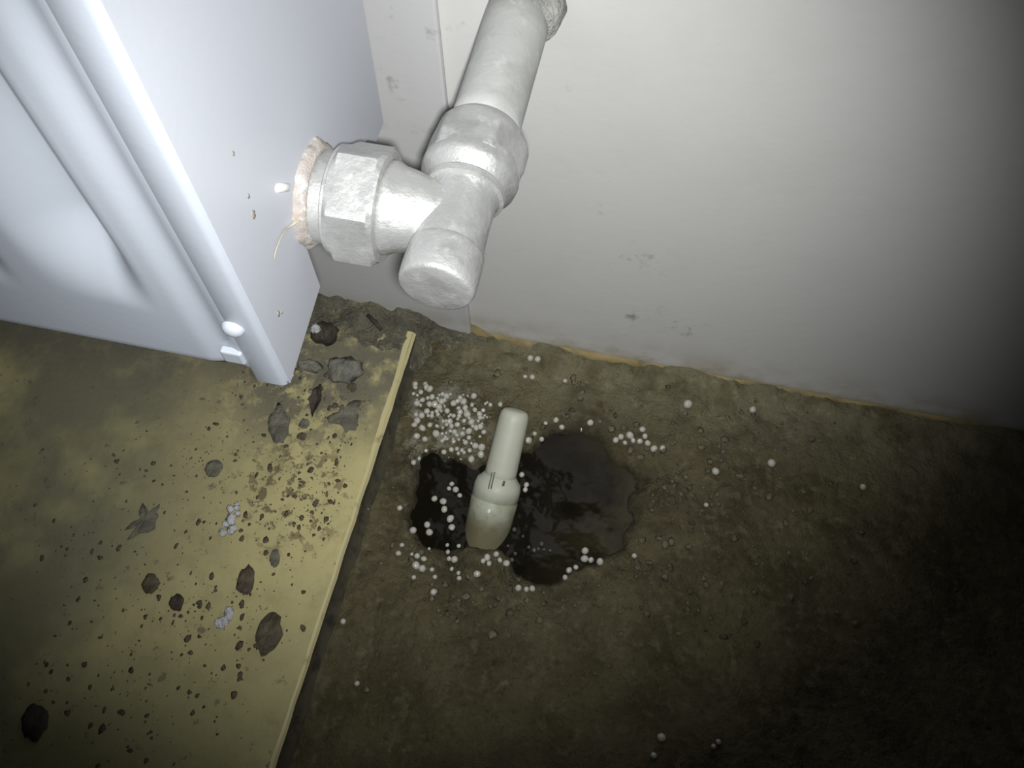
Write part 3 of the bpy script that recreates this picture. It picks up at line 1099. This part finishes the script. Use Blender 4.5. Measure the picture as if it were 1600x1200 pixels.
flake('dry_flake', (430, 873), 16, 22, m_fl_grey, 'little grey flake just above the round brown flake', 'flake', 0.3, 0.2, 0.002, seed=10)
flake('dry_flake', (476, 663), 17, 14, m_fl_grey, 'small grey flake right of the long grey flake', 'flake', 0.3, 0.1, 0.002, seed=11)
flake('dry_flake', (472, 683), 15, 10, m_fl_brown, 'small rusty flake under the long grey flake', 'flake', 0.3, 0.1, 0.002, seed=12)
flake('dry_flake', (551, 606), 16, 12, m_fl_brown, 'tiny brown flake above the ragged grey flake', 'flake', 0.7, 0.1, 0.002, seed=13)
flake('dry_flake', (335, 733), 26, 22, m_fl_grey, 'blurred grey flake out in front of the radiator corner', 'flake', 0.7, 0.1, 0.002, seed=14)
flake('dry_flake', (474, 982), 8, 9, m_fl_brown, 'tiny brown flake right of the largest dark flake', 'flake', 0.7, 0.1, 0.001, seed=15)


def lump(name, px, w, h, z0, tall, mat, label, cat, seed, rough=0.5):
    c = hit(px, 2, z0 + tall * 0.3)
    k = float(np.linalg.norm(c - CAM)) / FPX
    v, f = blob(c[0], c[1], z0 + tall * 0.25, w * k / 2, h * k / 2 * 1.2, tall, rough, 16, 9, seed, 0.35)
    o = obj(name, v, f, mat, base=(c[0], c[1], z0))
    return tag(o, label, cat)


m_lump = flake_mat('grey_rubble', (0.25, 0.24, 0.20), (0.15, 0.145, 0.125))
lump('rubble_lump', (540, 577), 56, 38, BZ, 0.009, m_lump, 'rounded grey rubble lump between the radiator corner and the sheet edge', 'rubble', 2.2)
lump('rubble_lump', (507, 520), 42, 30, BZ, 0.014, m_fl_dark, 'dark rubble lump tucked beside the radiator plate edge', 'rubble', 4.4)
lump('rubble_lump', (493, 514), 16, 12, BZ + 0.012, 0.008, m_fluff, 'pale blob added as the highlight of the dark rubble lump by the radiator plate', 'rubble', 6.1)  # small white lump standing in for the dark lump's highlight
lump('rubble_lump', (482, 572), 40, 16, BZ, 0.005, m_lump, 'flat grey rubble lump just off the radiator corner', 'rubble', 7.4)
a, b = hit((574, 492), 2, BZ + 0.02), hit((596, 516), 2, BZ + 0.012)
v, f = tube([a, (a + b) / 2 + np.array((0.001, 0.0, 0.001)), b], [0.0022, 0.0034, 0.0020], 8)
o = obj('twig', v, f, m_fl_dark, base=tuple(a))
tag(o, 'short dark twig in the grime below the union nut', 'twig')


def fluff(px, w, h, label, seed, k=11):
    rnd = random.Random(seed)
    c = hit(px, 2, BZ)
    u = float(np.linalg.norm(c - CAM)) / FPX
    parts = []
    for i in range(k):
        t = (i + 0.5) / k - 0.5
        r = rnd.uniform(0.0032, 0.0055)
        parts.append(blob(c[0] + rnd.uniform(-.35, .35) * w * u + 0.12 * w * u * t, c[1] - t * h * u * 1.1, BZ + r * 0.75, r, r, r * 0.85, 0.5, 8, 5, i * 1.3 + seed))
    v, f = join(parts)
    return tag(obj('foam_fluff', v, f, m_fluff, base=(c[0], c[1], BZ)), label, 'foam')


fluff((364, 812), 24, 46, 'larger clump of white foam crumbs on the yellow sheet', 3)
fluff((352, 967), 20, 24, 'smaller clump of white foam crumbs by the largest dark flake', 5, 7)

# uncounted specks of dirt on the sheet
rnd = random.Random(21)
parts = []
fields = [((505, 800), 60, 45, 90), ((500, 700), 70, 60, 60), ((440, 600), 90, 40, 60), ((350, 960), 90, 70, 60), ((250, 1000), 170, 130, 170), ((420, 780), 140, 90, 120),
          ((150, 830), 130, 100, 70), ((330, 700), 110, 50, 80), ((530, 620), 45, 40, 40), ((180, 1100), 150, 80, 70)]
for (px, py), sx, sy, cnt in fields:
    for i in range(cnt):
        x, y = rnd.gauss(px, sx * 0.6), rnd.gauss(py, sy * 0.6)
        c = hit((x, y), 2, BZ)
        if c[0] > -0.275 - 0.0 or c[1] > 0.52:
            continue
        r = 0.0006 + 0.0024 * rnd.random() ** 4
        parts.append(blob(c[0], c[1], BZ, r * rnd.uniform(.8, 1.4), r * rnd.uniform(.8, 1.8), min(r * .5, 0.001), 0.7, 7, 4, rnd.uniform(0, 50), 0.1))
v, f = join(parts)
tag(obj('dirt_specks', v, f, m_fl_brown), 'fine brown dirt specks strewn over the yellow sheet', 'dirt', kind='stuff')

# uncounted grit on the concrete
m_grit = flake_mat('concrete_grit', (0.17, 0.15, 0.10), (0.08, 0.07, 0.045))
parts = []
for i in range(900):
    if i % 3:
        x, y = rnd.gauss(900, 170), rnd.gauss(760, 130)
    else:
        x, y = rnd.uniform(640, 1350), rnd.uniform(560, 1000)
    c = hit((x, y), 2, 0)
    s = float(poly_sd([c[:2]], HOLE)[0])
    if s > -0.002 or c[0] < -0.235 or c[1] > 0.545:
        continue
    r = 0.001 + 0.0035 * rnd.random() ** 3
    z = floor_height(c[0], c[1], s)
    parts.append(blob(c[0], c[1], z + r * 0.2, r * rnd.uniform(.8, 1.4), r * rnd.uniform(.8, 1.4), r * .8, 0.6, 7, 4, rnd.uniform(0, 50), 0.4))
v, f = join(parts)
tag(obj('concrete_grit', v, f, m_grit), 'loose wet grit on the concrete around the hole', 'grit', kind='stuff')
